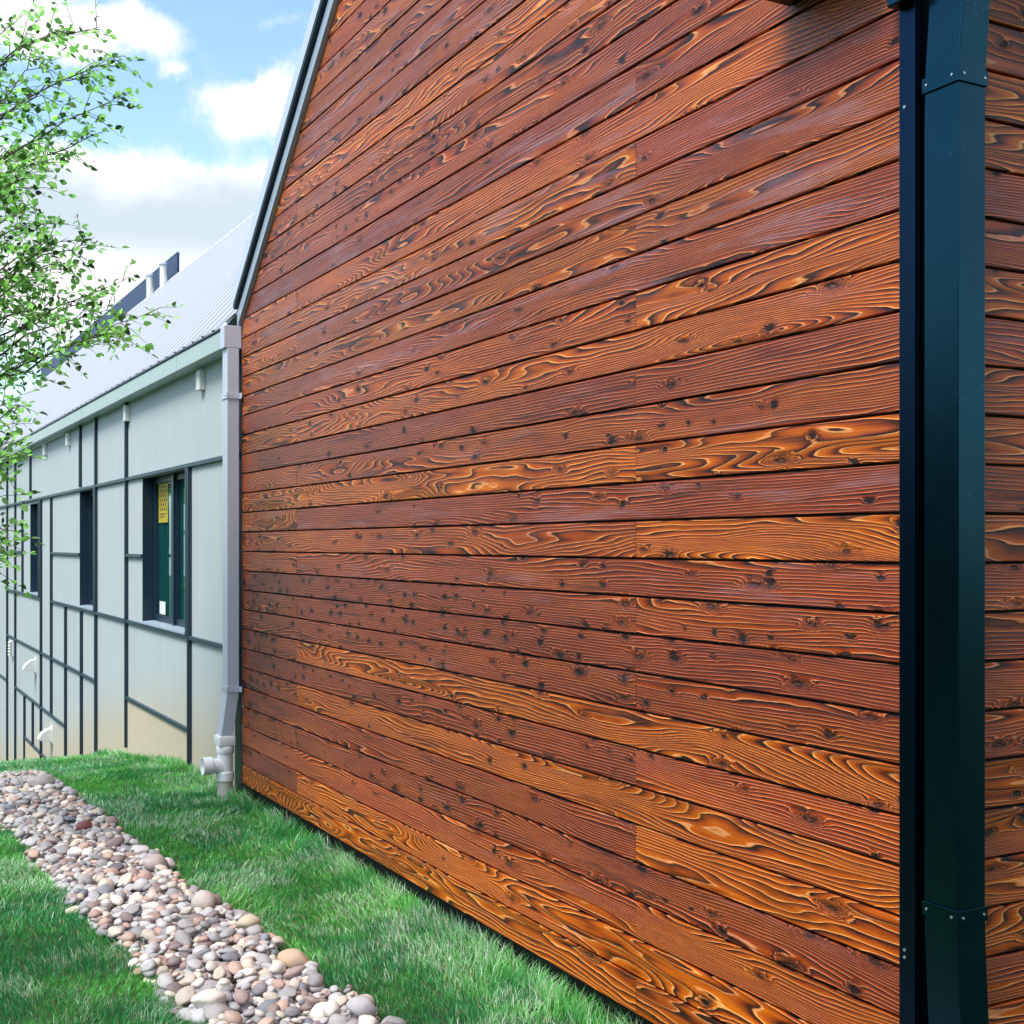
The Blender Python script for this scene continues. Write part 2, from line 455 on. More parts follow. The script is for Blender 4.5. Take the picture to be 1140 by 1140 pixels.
def rl(z): return BX0 + max(0., (z-ZR)/PITCH)
def rr(z): return BX1-.03 - max(0., (z-ZR-.0)/PITCH)
segs = []
rnd = random.Random(5)
J1, J2 = -3.895, -7.777
for k in range(0, 41):
    zt = B0+(k+1)*BH
    if B0+k*BH+.02 > ZPEAK-.05: break
    cuts = [J1] if k % 2 == 0 else [J2]
    if k in (4, 7, 10, 16, 21, 26): cuts = [-8.60]+cuts
    cuts = [c for c in cuts if rl(zt)+.15 < c < rr(zt)-.15]
    xs = sorted(cuts)
    ends = [rl]+[(lambda z, c=c: c) for c in xs]+[rr]
    for s in range(len(ends)-1):
        main = (s == len(ends)-2)
        t = TONE.get(k, rnd.choice([.2, .35, .6, .8])) if main else rnd.choice([.15, .3, .5, .8, .95])
        kn = KNOT.get(k, rnd.uniform(.15, .7)) if main else rnd.uniform(.15, .75)
        dk = rnd.uniform(0, .6)+(.3 if t < .2 else 0)
        L = ends[s]; R = ends[s+1]
        a = (lambda z, L=L, f=(s > 0): L(z)+(.0013 if f else 0))
        c = (lambda z, R=R, f=(not main): R(z)-(.0013 if f else 0))
        if not main and k in (7, 8, 9, 10, 3, 5, 6): t, kn, dk = .16+.12*(k % 2), .97, .7
        if main and k in (3, 8, 9): dk = .65
        segs.append((k, a, c, t+rnd.uniform(-.08, .08), kn, min(1, dk), None))

house = empty('wood_clad_house', (BX1, 0, 0))
tag(house, 'house with brown charred timber boards on its tall gable wall and dark metal edge trim', 'house')
def H(o):                      # keep world placement under the offset empty
    o.location = (-BX1, 0, 0); return o
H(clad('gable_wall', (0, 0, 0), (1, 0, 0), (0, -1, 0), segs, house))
mb = MB(); g = .0162           # dark sheathing behind the boards (shows in the gaps)
mb.poly([(BX0, g, -.02), (BX1-.02, g, -.02), (BX1-.02, g, ZR), (XM, g, ZPEAK), (BX0, g, ZR)])
mb.poly([(BX1-.0162, .0, -.02), (BX1-.0162, 6, -.02), (BX1-.0162, 6, ZR+.05), (BX1-.0162, .02, ZR+.05)])
H(mb.build('sheathing', BLACK, house))
segs2 = []
for k in range(0, 25):
    cuts = [1.35] if k % 2 else [3.2]
    ends = [.061]+cuts+[6.0]
    for s in range(2):
        if B0+k*BH > ZR+.05: continue
        t = TONE.get(k, .5) if s == 0 else rnd.choice([.2, .5, .8])
        t = {12:.6, 11:.35, 20:.8, 21:.9, 22:.4, 19:.2, 18:.35, 5:.7, 6:.7, 3:.5, 13:.3, 14:.7, 9:.4}.get(k, t)
        segs2.append((k, (lambda z, e=ends[s], f=s: e+(.0007 if f else 0)), (lambda z, e=ends[s+1]: e-.0007), t, rnd.uniform(.3, .8), rnd.uniform(0, .5), ZR+.085))
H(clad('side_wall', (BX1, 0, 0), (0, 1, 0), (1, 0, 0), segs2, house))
mb = MB(); mb.box(BX0+.02, BX1-.06, .07, .25, -.6, -.025); mb.box(BX1-.25, BX1-.07, .25, 6, -.6, -.025)
H(mb.build('foundation', CONC, house))
mb = MB()
mb.box(BX1-.046, BX1+.012, -.012, .0, -.02, ZR-.1); mb.box(BX1, BX1+.012, 0, .060, -.02, ZR-.1)
ct = H(mb.build('corner_trim', CORNM, house, .0015))
for z in (EYE-1.135, EYE-1.115, EYE+1.2):
    mb = MB(); mb.tube([(BX1-.025, -.010, z), (BX1-.025, -.0145, z)], .0045, 8); mb.build('screw', SCREW, ct)

# rakes
def rake(side):
    sg = 1 if side == 'l' else -1
    xs = BX0-.03 if side == 'l' else BX1+.03
    z0 = ZR-.03
    dx = (XM-BX0+.03); 
    cs = 1/math.hypot(1, PITCH); sn = PITCH*cs
    nx, nz = -sn*sg, cs              # outward normal of the roof slope
    P0 = Vector((xs, 0, z0)); P1 = Vector((XM, 0, z0+PITCH*dx))
    def bar(y0, y1, a, b, name, mat, par, bev=.002, e0=0.):
        S = P0+Vector((sg*e0, 0, e0*PITCH))
        m_ = MB()
        prof = [(y0, a), (y1, a), (y1, b), (y0, b)]
        def f0(p): return (S.x+nx*p[1]*0, p[0], S.z+p[1]/cs)
        def f1(p): return (P1.x, p[0], P1.z+p[1]/cs)
        m_.prism(prof, f0, f1)
        return H(m_.build(name, mat, par, bev))
    bar(-.030, .02, .0, .085, 'rake_fascia', RAKEL, house)
    bar(-.024, .02, .0855, .1195, 'rake_gap', TRIMMET, house, 0)
    bar(-.058, -.0245, .100, .1195, 'rake_shade_bar', TRIMMET, house, 0)  # dark bar painting in the shade under the cap
    bar(-.062, .02, .120, .215, 'rake_cap', LILAC if side == 'l' else BLUEMET, house)
    # roof slab
    m_ = MB()
    prof = [(.021, .10), (6.1, .10), (6.1, .17), (.021, .17)]
    def f0(p): return (P0.x-sg*.02, p[0], P0.z+p[1]/cs)
    def f1(p): return (P1.x, p[0], P1.z+p[1]/cs)
    m_.prism(prof, f0, f1); H(m_.build('roof', BLUEMET, house))
rake('l'); rake('r')
# eave return box and gutter at the right corner
mb = MB(); mb.box(-3.035, BX1-.06, -.16, -.004, EYE+1.655, EYE+1.80)
H(mb.build('eave_return', BLUEMET, house, .003))
mb = MB(); mb.box(BX1+.0, BX1+.17, -.05, 6.0, EYE+1.74, EYE+1.88); mb.box(BX1-.055, BX1+.03, -.05, -.014, EYE+1.475, EYE+1.88)
H(mb.build('gutter', BLUEMET, house, .004))

def box_pipe(path, w, d, name, mat, parent, bev=.006):
    """rectangular pipe: path of (x0,y0,z) lower-left corners of the section, w along x, d along y"""
    m_ = MB(); i0 = 0
    for (x, y, z) in path: m_.v += [(x, y, z), (x+w, y, z), (x+w, y+d, z), (x, y+d, z)]
    for k in range(len(path)-1):
        a = 4*k
        for q in range(4):
            r = (q+1) % 4; m_.f.append((a+q, a+r, a+4+r, a+4+q))
    m_.f.append((3, 2, 1, 0)); e = 4*(len(path)-1); m_.f.append((e, e+1, e+2, e+3))
    return m_.build(name, mat, parent, bev)

dsx, dsy = BX1+.030, .001
ds = H(box_pipe([(dsx+.036, dsy+.0, -.12), (dsx+.030, dsy, .1), (dsx+.002, dsy, EYE-1.06), (dsx, dsy, EYE-.95), (dsx, dsy, EYE+1.10),
                 (dsx+.004, dsy, EYE+1.28), (dsx+.022, dsy, EYE+1.5), (dsx+.024, dsy, EYE+1.74)], .119, .104, 'downspout', BLUEMET, house, .004))
def strap(zc, zh, x0, x1, y0, y1, par, mat, ear=.0, t=.004):
    m_ = MB()
    m_.box(x0-t*.2, x1+t, y0-t, y0, zc-zh, zc)          # outer face
    m_.box(x1, x1+t, y0, y1, zc-zh, zc)
    if ear: m_.box(x1+t, x1+ear, y1-.004, y1, zc-zh, zc)
    o = m_.build('strap', mat, par, .0012)
    for fx in (.14, .86):
        mm = MB(); mm.tube([(x0+(x1-x0)*fx, y0-t+.001, zc-zh*.5), (x0+(x1-x0)*fx, y0-t-.003, zc-zh*.5)], .0036, 8); mm.build('strap_screw', SCREW, par)
        mm = MB(); mm.tube([(x1+t-.001, y0+(y1-y0)*fx, zc-zh*.5), (x1+t+.003, y0+(y1-y0)*fx, zc-zh*.5)], .0036, 8); mm.build('strap_screw', SCREW, par)
strap(EYE+1.2585, .041, dsx, dsx+.119+.004, dsy-.002, dsy+.106, ds, BLUEMET)
strap(EYE-.966, .038, dsx, dsx+.119+.002, dsy-.002, dsy+.106, ds, BLUEMET)

# ------------------------------------------------------------------ grey house
grey = empty('grey_panel_house', (BX0, 0, 0))
tag(grey, 'long low house with pale grey panelled wall, dark strips and white ribbed metal roof', 'house')
def G(o):
    o.location = (-BX0, 0, 0); return o
XEND = -42.
ZTOP = EYE+1.417
# window openings (x0,x1,z0,z1)
WIN = [(-12.31, -10.56, EYE-.745, EYE+.636), (-15.81, -14.80, EYE-.745, EYE+.636), (-20.15, -19.18, EYE-.735, EYE+.60)]
xs = sorted(set([BX0-.001, XEND]+[w for W in WIN for w in W[:2]]+list(np.arange(-41, -9.2, .5))), reverse=False)
zs = sorted(set([-5.4, ZTOP]+[w for W in WIN for w in W[2:]]+list(np.arange(-5, 3, .18))))
V = []; F = []; AB = []
idx = {}
for i, x in enumerate(xs):
    for j, z in enumerate(zs):
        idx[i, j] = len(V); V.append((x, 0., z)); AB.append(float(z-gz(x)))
for i in range(len(xs)-1):
    for j in range(len(zs)-1):
        cx = (xs[i]+xs[i+1])/2; cz = (zs[j]+zs[j+1])/2
        if any(w[0] < cx < w[1] and w[2] < cz < w[3] for w in WIN): continue
        F.append((idx[i, j], idx[i+1, j], idx[i+1, j+1], idx[i, j+1]))
me = bpy.data.meshes.new('wall'); me.from_pydata(V, [], F)
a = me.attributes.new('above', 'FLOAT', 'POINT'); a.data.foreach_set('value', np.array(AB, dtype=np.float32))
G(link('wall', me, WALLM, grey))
mb = MB(); mb.box(BX0-.17, BX0-.001, -.006, -.0008, -.3, ZTOP-.01); G(mb.build('end_trim', TRIMMET, grey, .001))

def xz(px, py): return wx(px), wz(px, py)
def vstrip(px, z0, z1, w=.045, d=.03):
    x = wx(px); m_ = MB(); w *= .85; m_.box(x-w/2, x+w/2, -d, -.0005, z0, z1)
    return G(m_.build('panel_trim', TRIMMET, grey, .002))
def zl(px, py): return wz(px, py)
ZMID = EYE+.650; ZLOW = EYE-.775; Z2 = EYE-1.545; Z3 = EYE-2.32; Z5 = EYE-2.98
VS = [(213, None, ZMID-.024, .05), (142.5, zl(142.5, 832), ZTOP, .05), (108.4, None, ZTOP, .055), (92.2, None, ZLOW-.024, .05), (91, ZMID+.024, ZTOP, .05),
      (58.5, Z3+.024, ZMID-.024, .05), (74.5, None, ZLOW-.024, .05), (47, None, ZMID-.024, .055), (35.2, ZMID+.024, ZTOP, .055), (18.2, None, ZTOP, .055), (26.3, ZLOW+.024, ZMID-.024, .05),
      (9.2, None, ZTOP, .06), (28.5, None, Z3-.024, .05), (37.8, Z5, Z3-.024, .05), (-8, None, ZTOP, .06), (-20, None, ZTOP, .06)]
for (px, z0, z1, w) in VS:
    x = wx(px)
    vstrip(px, (gz(x)-.25) if z0 is None else z0, z1, w, .034)
def hstrip(x0, x1, z, d=.030):
    m_ = MB(); m_.box(x0, x1, -d, -.0005, z-.016, z+.016)
    return G(m_.build('ledge_trim', LEDGE, grey, .002))
XR = BX0-.10
BEIGE = plain('beige_base_render', (.55, .475, .35), .85, 0, .10, 5., bump=.0012, bscale=150.)
for (xa, xb, zt) in ((wx(142.5)+.022, wx(213)-.022, Z2-.018), (wx(28.5)+.022, wx(47)-.024, Z5-.018)):
    mb = MB(); mb.box(xa, xb, -.008, -.0006, -4.5, zt); G(mb.build('base_panel', BEIGE, grey))
hstrip(XEND, XR, ZMID)
hstrip(WIN[0][0]-0.0, XR, ZLOW); hstrip(wx(108.4)+.03, WIN[0][0]-.001, ZLOW, .029); hstrip(wx(58.5)+.03, wx(108.4)-.03, ZLOW); hstrip(wx(9.2)+.03, wx(47)-.03, ZLOW)
hstrip(wx(142.5)+.03, wx(213)-.03, Z2); hstrip(wx(9.2)+.03, wx(108.4)-.03, Z2)
hstrip(wx(18.2)+.03, wx(74.5)-.03, Z3); hstrip(-33, wx(9.2)-.03, Z3)
hstrip(wx(28.5)+.03, wx(62), Z5)
hstrip(wx(142.5)+.03, WIN[0][0]-.001, EYE-.115); hstrip(wx(58.5)+.03, WIN[1][0]-.001, EYE-.125); hstrip(wx(18.2)+.03, wx(26.3)-.03, EYE-.125)

def window(W, sashes, stickers):
    x0, x1, z0, z1 = W; e = .10
    wroot = MB()
    t = .012
    # reveal liner and outer casing
    for (a, b, c, d) in ((x0, x0+t, z0, z1), (x1-t, x1, z0, z1), (x0+t, x1-t, z1-t, z1)):
        wroot.box(a, b, -.012, e+.05, c, d)
    wn = G(wroot.build('window', TRIMMET, grey, .001))
    m_ = MB(); m_.box(x1+.0005, x1+.05, -.035, -.0006, z0-.02, z1-.004); m_.build('casing', TRIMMET, wn, .002)
    m_ = MB(); m_.prism([(-.04, z0-.012), (e+.05, z0+.0), (e+.05, z0+.018), (-.04, z0+.008)], lambda p: (x0+t, p[0], p[1]), lambda p: (x1-t, p[0], p[1]))
    m_.build('sill', RAKEL, wn, .002)
    fw = .055
    n = sashes; wid = (x1-x0-2*t-.0)/n
    for s in range(n):
        a = x0+t+s*wid; b = a+wid; zz0 = z0+.02; zz1 = z1-t
        m_ = MB(); g = .0
        m_.box(a, a+fw, e-.01, e+.04, zz0, zz1); m_.box(b-fw-(.03 if s < n-1 else 0), b, e-.01, e+.04, zz0, zz1)
        m_.box(a+fw, b-fw, e-.01, e+.04, zz1-fw, zz1); m_.box(a+fw, b-fw, e-.01, e+.04, zz0, zz0+fw)
        m_.build('frame', TRIMMET, wn, .003)
        m_ = MB(); m_.box(a+fw-.004, b-fw+.004, e+.012, e+.018, zz0+fw-.004, zz1-fw+.004)
        m_.build('pane', GLASS, wn)
    if n == 2:
        m_ = MB(); xm = (x0+x1)/2; m_.box(xm-.045, xm+.045, e-.035, e-.0105, z0+.02, z1-t); m_.build('mullion', TRIMMET, wn, .003)
    # room behind the glass: back wall, sides and floor as one shell
    m_ = MB(); D = 1.6
    m_.quad((x0-.3, D, z0-.5), (x1+.3, D, z0-.5), (x1+.3, D, z1+.3), (x0-.3, D, z1+.3))
    m_.quad((x0-.3, e+.06, z0-.5), (x0-.3, D, z0-.5), (x0-.3, D, z1+.3), (x0-.3, e+.06, z1+.3))
    m_.quad((x1+.3, e+.06, z0-.5), (x1+.3, e+.06, z1+.3), (x1+.3, D, z1+.3), (x1+.3, D, z0-.5))
    m_.quad((x0-.3, e+.06, z1+.3), (x0-.3, D, z1+.3), (x1+.3, D, z1+.3), (x1+.3, e+.06, z1+.3))
    m_.quad((x0-.3, e+.06, z0-.5), (x1+.3, e+.06, z0-.5), (x1+.3, D, z0-.5), (x0-.3, D, z0-.5))
    m_.build('room_lining', ROOM, wn)
    m_ = MB(); nb = int((x1-x0)/.09)
    for q in range(nb): m_.box(x0+.03+q*.09, x0+.03+q*.09+.082, e+.026+.003*(q % 2), e+.028+.003*(q % 2), z0+.02, z1)
    m_.build('blind', CURT, wn)
    for (nm, a, b, c, d, mat) in stickers:
        m_ = MB(); m_.box(a, b, e+.0105, e+.0118, c, d); st = m_.build('window_sticker', mat, wn)
        if nm == 'y':
            m_ = MB()
            for r in range(6):
                for c_ in range(4):
                    cx = a+.055+c_*.075+(.037 if r % 2 else 0); cz = d-.03-r*.042
                    if cx > b-.03: continue
                    m_.poly([(cx+.019*math.cos(math.pi/3*q+.5), e+.0095, cz+.019*math.sin(math.pi/3*q+.5)) for q in range(6)])
            m_.box(a+.04, b-.12, e+.0094, e+.0102, c+.05, c+.058); m_.box(a+.04, b-.06, e+.0094, e+.0102, c+.075, c+.083)
            o = m_.build('sticker_print', STICKB, wn)
window(WIN[0], 2, [('y', -12.17, -11.80, EYE+.20, EYE+.565, STICKY), ('w', -12.13, -11.90, EYE-.66, EYE-.54, STICKW), ('w', -11.15, -10.95, EYE-.66, EYE-.40, STICKW)])
window(WIN[1], 1, []); window(WIN[2], 1, [])

# small vents and hoods on the wall
for px in (226, 143.2, 77.8, 52):
    x = wx(px)+.02; m_ = MB(); m_.box(x-.055, x+.055, -.05, -.0005, EYE+1.225, EYE+1.385)
    v = G(m_.build('soffit_box', WHITEP, grey, .006))
    m_ = MB(); m_.tube([(x, -.0495, EYE+1.34), (x, -.053, EYE+1.34)], .014, 10); m_.build('fixing', SCREW, v)
def hood(px, py, s):
    x, z = xz(px, py); m_ = MB()
    out = [(-.004, z+s*.55), (-s*.45, z+s*.48), (-s*.85, z+s*.18), (-s*1.1, z-s*.25)]
    inn = [(-s*.78, z-s*.42), (-s*.55, z-s*.05), (-s*.30, z-s*.12), (-.004, z-s*.5)]
    inn = [(-s*.9, z-s*.38), (-s*.35, z-s*.42), (-.004, z-s*.55)]
    prof = out+inn
    m_.prism(prof, lambda p: (x-s*.5, p[0], p[1]), lambda p: (x+s*.5, p[0], p[1]))
    v = G(m_.build('vent_hood', WHITEP, grey, .004))
    m_ = MB(); m_.box(x-s*.62, x+s*.62, -.012, -.0005, z-s*.7, z+s*.7); m_.build('flange', WHITEP, v, .002)
hood(40, 741, .17); hood(58, 818, .17)
x, z = xz(14.5, 721); m_ = MB(); m_.box(x-.10, x+.10, -.03, -.0005, z-.14, z+.12)
lv = G(m_.build('louvre_vent', WHITEP, grey, .003)); m_ = MB()
for q in range(5): m_.prism([(-.075, z-.12+q*.05), (-.031, z-.095+q*.05), (-.031, z-.085+q*.05)], lambda p: (x-.09, p[0], p[1]), lambda p: (x+.09, p[0], p[1]))
m_.build('louvre', WHITEP, lv)

# gutter with end box
GY = -.13
mb = MB(); mb.prism([(GY, ZTOP), (-.0005, ZTOP), (-.0005, EYE+1.55), (GY+.02, EYE+1.55), (GY, EYE+1.545)],
                    lambda p: (XEND, p[0], p[1]), lambda p: (BX0-.105, p[0], p[1]))
gt = G(mb.build('gutter', SAGE, grey, .003))
mb = MB(); mb.box(BX0-.105, BX0+.0, GY-.003, -.004, ZTOP-.004, EYE+1.575)
o = mb.build('end_box', LILAC, gt, .004)
mb = MB(); mb.box(XEND, BX0-.106, GY-.010, GY+.03, EYE+1.5505, EYE+1.566); o = mb.build('drip_edge', TRIMMET, gt, .002)
for xx in (wx(196, GY), wx(91, GY), -20., -26.):
    mb = MB(); mb.box(xx-.012, xx+.012, GY-.0025, GY-.0003, ZTOP+.002, EYE+1.543); mb.build('gutter_joint', SAGE, gt)
gd = G(box_pipe([(BX0-.150, -.150, EYE-1.46), (BX0-.150, -.150, EYE-1.40), (BX0-.128, -.110, EYE-1.06), (BX0-.128, -.110, ZTOP-.005)], .128, .088, 'downspout', LILAC, grey, .005))
strap(EYE+1.09, .042, BX0-.132, BX0+.004, -.113, -.016, gd, LILAC, .045, .004)
strap(EYE-1.03, .040, BX0-.132, BX0+.004, -.113, -.016, gd, LILAC, .045, .004)

# ribbed roof
RM = 1.12; RY0 = -.10; RZ0 = EYE+1.575; RYR = 2.70
n = int((BX0-XEND+.02)/.2)+22
prof = []
x = XEND
while x < BX0+3.7:
    prof += [(x, 0), (x+.190, 0), (x+.193, .026), (x+.262, .026), (x+.265, 0)]
    x += .30
V = []; F = []; 
for (x, h) in prof:
    ymin = max(RY0, (x-BX0+.0)/1.40+.0) if x > BX0-.14 else RY0
    for y in (ymin, RYR):
        z = RZ0+RM*(y-RY0); V.append((x, y-h*.74, z+h*.66))
for i in range(len(prof)-1):
    F.append((2*i, 2*i+2, 2*i+3, 2*i+1))
me = bpy.data.meshes.new('roof'); me.from_pydata(V, [], F); me.update()
rf = G(link('roof', me, ROOFM, grey))
zr = RZ0+RM*(RYR-RY0)
mb = MB(); mb.prism([(RYR-.10, zr-.08), (RYR, zr+.035), (RYR+.10, zr-.08), (RYR, zr-.03)], lambda p: (XEND, p[0], p[1]), lambda p: (BX0+3.6, p[0], p[1]))
mb.build('ridge_cap', ROOFM, rf)
mb = MB(); mb.quad((XEND, RYR, zr-.01), (BX0+3.6, RYR, zr-.01), (BX0+3.6, RYR+2.8, zr-3.1), (XEND, RYR+2.8, zr-3.1)); mb.build('rear_slope', ROOFM, rf)
mb = MB()
xx = wx(50, RYR)
mb.box(-39.4, -22.6, RYR+.06, RYR+.10, zr-.12, zr+.46)
sp = G(mb.build('blue_panel_row', SOLAR, grey, .004))
mb = MB(); mb.box(-39.4, -22.6, RYR+.05, RYR+.11, zr+.4605, zr+.485); mb.build('top_rail', LILAC, sp)
for (px, hh) in ((167, .46), (182, .46)):
    x = wx(px, RYR-.12); zz = RZ0+RM*(RYR-.12-RY0)
    mb = MB(); mb.tube([(x, RYR-.12, zz-.1), (x, RYR-.12, zz+hh-.06)], .065, 14)
    v = G(mb.build('vent_pipe', WHITEP, grey, 0, True)); mb = MB(); mb.tube([(x, RYR-.12, zz+hh-.06), (x, RYR-.12, zz+hh-.02)], .085, 14); mb.build('pipe_cap', LILAC, v, .004, True)

# ------------------------------------------------------------------ PVC standpipe
sp = empty('drain_standpipe', (-9.075, -.105, -.13))
tag(sp, 'white plastic drain pipe with side branch standing in grass below the grey downspout', 'drain pipe')
cx, cy = -9.075, -.105
def SPL(o): o.location = (9.075, .105, .13); return o
mb = MB(); mb.tube([(cx, cy, -.25), (cx, cy, .0)], .055, 24); SPL(mb.build('buried_pipe', PVCOLD, sp, 0, True))
mb = MB(); mb.tube([(cx, cy, -.005), (cx, cy, .0), (cx, cy, .058), (cx, cy, .063)], [.060, .0645, .0645, .060], 28); SPL(mb.build('lower_hub', PVC, sp, 0, True))
mb = MB(); mb.tube([(cx, cy, .062), (cx, cy, .20)], .056, 28)
pts = []
for q in range(8):
    w = math.radians(90*q/7); pts.append((cx, cy-.03-.075*math.sin(w)*1.0, .06+.055*(1-math.cos(w))))
pts = [(cx, cy+.0, .075), (cx, cy-.02, .085), (cx, cy-.04, .098), (cx, cy-.06, .107), (cx, cy-.10, .112)]
mb.tube(pts, .054, 28, True); SPL(mb.build('tee_body', PVC, sp, 0, True))
mb = MB()
# open socket of the branch: outer and inner skins with a rim
for (yy0, yy1, r0, r1) in ((cy-.10, cy-.165, .064, .065),):
    mb.tube([(cx, yy0+.004, .112), (cx, yy0, .112), (cx, yy1, .112)], [.056, r0, r1], 28, False)
    mb.tube([(cx, yy1, .112), (cx, yy0-.01, .112)], [.056, .055], 28, False)
    i = len(mb.v)
    for r in (.065, .056):
        for q in range(28):
            w = 2*math.pi*q/28; mb.v.append((cx+r*math.cos(w), yy1, .112+r*math.sin(w)))
    for q in range(28): mb.f.append((i+q, i+(q+1) % 28, i+28+(q+1) % 28, i+28+q))
    mb.poly([(cx+.055*math.cos(2*math.pi*q/28), yy0-.01, .112+.055*math.sin(2*math.pi*q/28)) for q in range(28)])
SPL(mb.build('branch_socket', PVC, sp, 0, True))
mb = MB(); mb.tube([(cx, cy, .195), (cx, cy, .20), (cx, cy, .245), (cx, cy, .25)], [.060, .064, .064, .06], 28); SPL(mb.build('upper_hub', PVC, sp, 0, True))
mb = MB(); mb.box(cx-.082, cx+.062, cy-.062, cy+.062, .2505, .325); SPL(mb.build('square_adapter', PVC, sp, .010, True))

# ------------------------------------------------------------------ ground
gx = np.unique(np.concatenate([np.linspace(-400, -45, 8), np.arange(-44, 6, .25), np.linspace(7, 300, 8)]))
gy = np.unique(np.concatenate([np.linspace(-400, -8, 8), np.arange(-7.5, .01, .25), np.array([.1, 1, 4, 10, 50, 400.])]))
V = [(x, y, float(gz(x))) for x in gx for y in gy]; ny = len(gy)
F = [(i*ny+j, (i+1)*ny+j, (i+1)*ny+j+1, i*ny+j+1) for i in range(len(gx)-1) for j in range(ny-1)]
me = bpy.data.meshes.new('ground'); me.from_pydata(V, [], F); me.shade_smooth()
tag(link('ground', me, GROUNDM), kind='structure')
bx = np.arange(BED_END, -1.6, .1)
V = []
for x in bx:
    for q in range(6):
        y = bed_lo(x)+(bed_hi(x)-bed_lo(x))*q/5; V.append((x, y, float(gz(x))+.006))
F = [(i*6+j, (i+1)*6+j, (i+1)*6+j+1, i*6+j+1) for i in range(len(bx)-1) for j in range(5)]
me = bpy.data.meshes.new('stone_bed_soil'); me.from_pydata(V, [], F); tag(link('stone_bed_soil', me, BEDM), kind='structure')

# ------------------------------------------------------------------ stones
import bmesh
def stone_proto(seed, sub=2):
    r = random.Random(seed); bm = bmesh.new(); bmesh.ops.create_icosphere(bm, subdivisions=sub, radius=1.)
    planes = [(Vector((r.gauss(0, 1), r.gauss(0, 1), r.gauss(0, .8))).normalized(), r.uniform(.72, .95)) for _ in range(7)]
    ph = [r.uniform(0, 6) for _ in range(6)]
    for v in bm.verts:
        d = v.co.normalized(); s = 1.
        for nrm, off in planes:
            t = d.dot(nrm)
            if t > 0: s = min(s, .25*s+.75*off/t) if off/t < s else s
        s *= 1+.05*math.sin(3*d.x+ph[0])+.05*math.sin(3.3*d.y+ph[1])+.04*math.sin(4*d.z+ph[2])+.02*math.sin(9*d.x+7*d.y+ph[3])
        v.co = d*s
    me = bpy.data.meshes.new('river_stone'); bm.to_mesh(me); bm.free(); me.shade_smooth()
    return me
PROT = [stone_proto(100+i, 3) for i in range(12)]
PLOW = [stone_proto(100+i, 2) for i in range(12)]
for p_ in PROT: p_.materials.append(STONE_O)
PV = []; PT = []
for p_ in PLOW:
    a = np.zeros(len(p_.vertices)*3, dtype=np.float32); p_.vertices.foreach_get('co', a); PV.append(a.reshape(-1, 3))
    p_.calc_loop_triangles(); t = np.zeros(len(p_.loop_triangles)*3, dtype=np.int32); p_.loop_triangles.foreach_get('vertices', t); PT.append(t.reshape(-1, 3))
PAL = {'grey': [(.31, .30, .31), (.26, .25, .26), (.36, .34, .345)],
       'pale cream': [(.55, .48, .41), (.62, .57, .52), (.50, .44, .37)],
       'pinkish tan': [(.44, .29, .24), (.48, .34, .28), (.38, .26, .22)],
       'mauve brown': [(.25, .18, .175), (.30, .225, .215), (.21, .16, .16)],
       'light grey': [(.46, .44, .445), (.42, .41, .42)],
       'slate blue': [(.17, .18, .215), (.20, .205, .235)]}
PW = [('grey', .22), ('pale cream', .27), ('pinkish tan', .12), ('mauve brown', .13), ('light grey', .22), ('slate blue', .04)]
CELL = .01
HX0, HX1, HY0, HY1 = BED_END-.3, -1.5, -2.2, -.3
hn = int((HX1-HX0)/CELL), int((HY1-HY0)/CELL)
HF = np.repeat(gz(HX0+np.arange(hn[0])*CELL)[:, None], hn[1], 1).astype(float)
stones = []
def drop(x, y, a, b, c, rot, col, cname, pid, special=None):
    R = max(a, b); i0 = int((x-R-HX0)/CELL); i1 = int((x+R-HX0)/CELL)+1; j0 = int((y-R-HY0)/CELL); j1 = int((y+R-HY0)/CELL)+1
    if i0 < 0 or j0 < 0 or i1 >= hn[0] or j1 >= hn[1]: return
    X, Y = np.meshgrid(HX0+np.arange(i0, i1)*CELL-x, HY0+np.arange(j0, j1)*CELL-y, indexing='ij')
    cr, sr = math.cos(rot), math.sin(rot); U_ = (X*cr+Y*sr)/a; W_ = (-X*sr+Y*cr)/b
    q = 1-U_**2-W_**2; msk = q > .04
    if not msk.any(): return
    sub = HF[i0:i1, j0:j1]; hs = sub[msk]
    base = np.percentile(hs, 72)
    # local tilt
    gxs = np.polyfit(X[msk], hs, 1)[0] if msk.sum() > 6 and np.ptp(X[msk]) > 0 else 0
    gys = np.polyfit(Y[msk], hs, 1)[0] if msk.sum() > 6 and np.ptp(Y[msk]) > 0 else 0
    gxs = max(-.6, min(.6, gxs)); gys = max(-.6, min(.6, gys))
    zc = base+c*.30
    top = zc+c*.92*np.sqrt(np.maximum(q, 0))+X*gxs*.7+Y*gys*.7
    g0 = gz(x)
    if zc-g0 > .062 and special is None: return
    sub[msk] = np.maximum(sub[msk], top[msk])
    nrm = Vector((-gxs*.7, -gys*.7, 1)).normalized()
    Rm = nrm.to_track_quat('Z', 'Y').to_matrix() @ Matrix.Rotation(rot, 3, 'Z')
    Rm = Vector((0, 0, 1)).rotation_difference(nrm).to_matrix() @ Matrix.Rotation(rot, 3, 'Z')
    stones.append(dict(p=(x, y, zc), a=a, b=b, c=c, R=Rm, col=col, cn=cname, pid=pid, sp=special))
rs = random.Random(3)
def pick():
    t = rs.random(); s = 0
    for n_, w in PW:
        s += w
        if t < s: break
    c = rs.choice(PAL[n_]); c = (c[0]*1.0, c[1]*.985, c[2]*.965); k = rs.uniform(.88, 1.2)
    return n_, tuple(min(.75, q*k) for q in c)
N1 = 6600
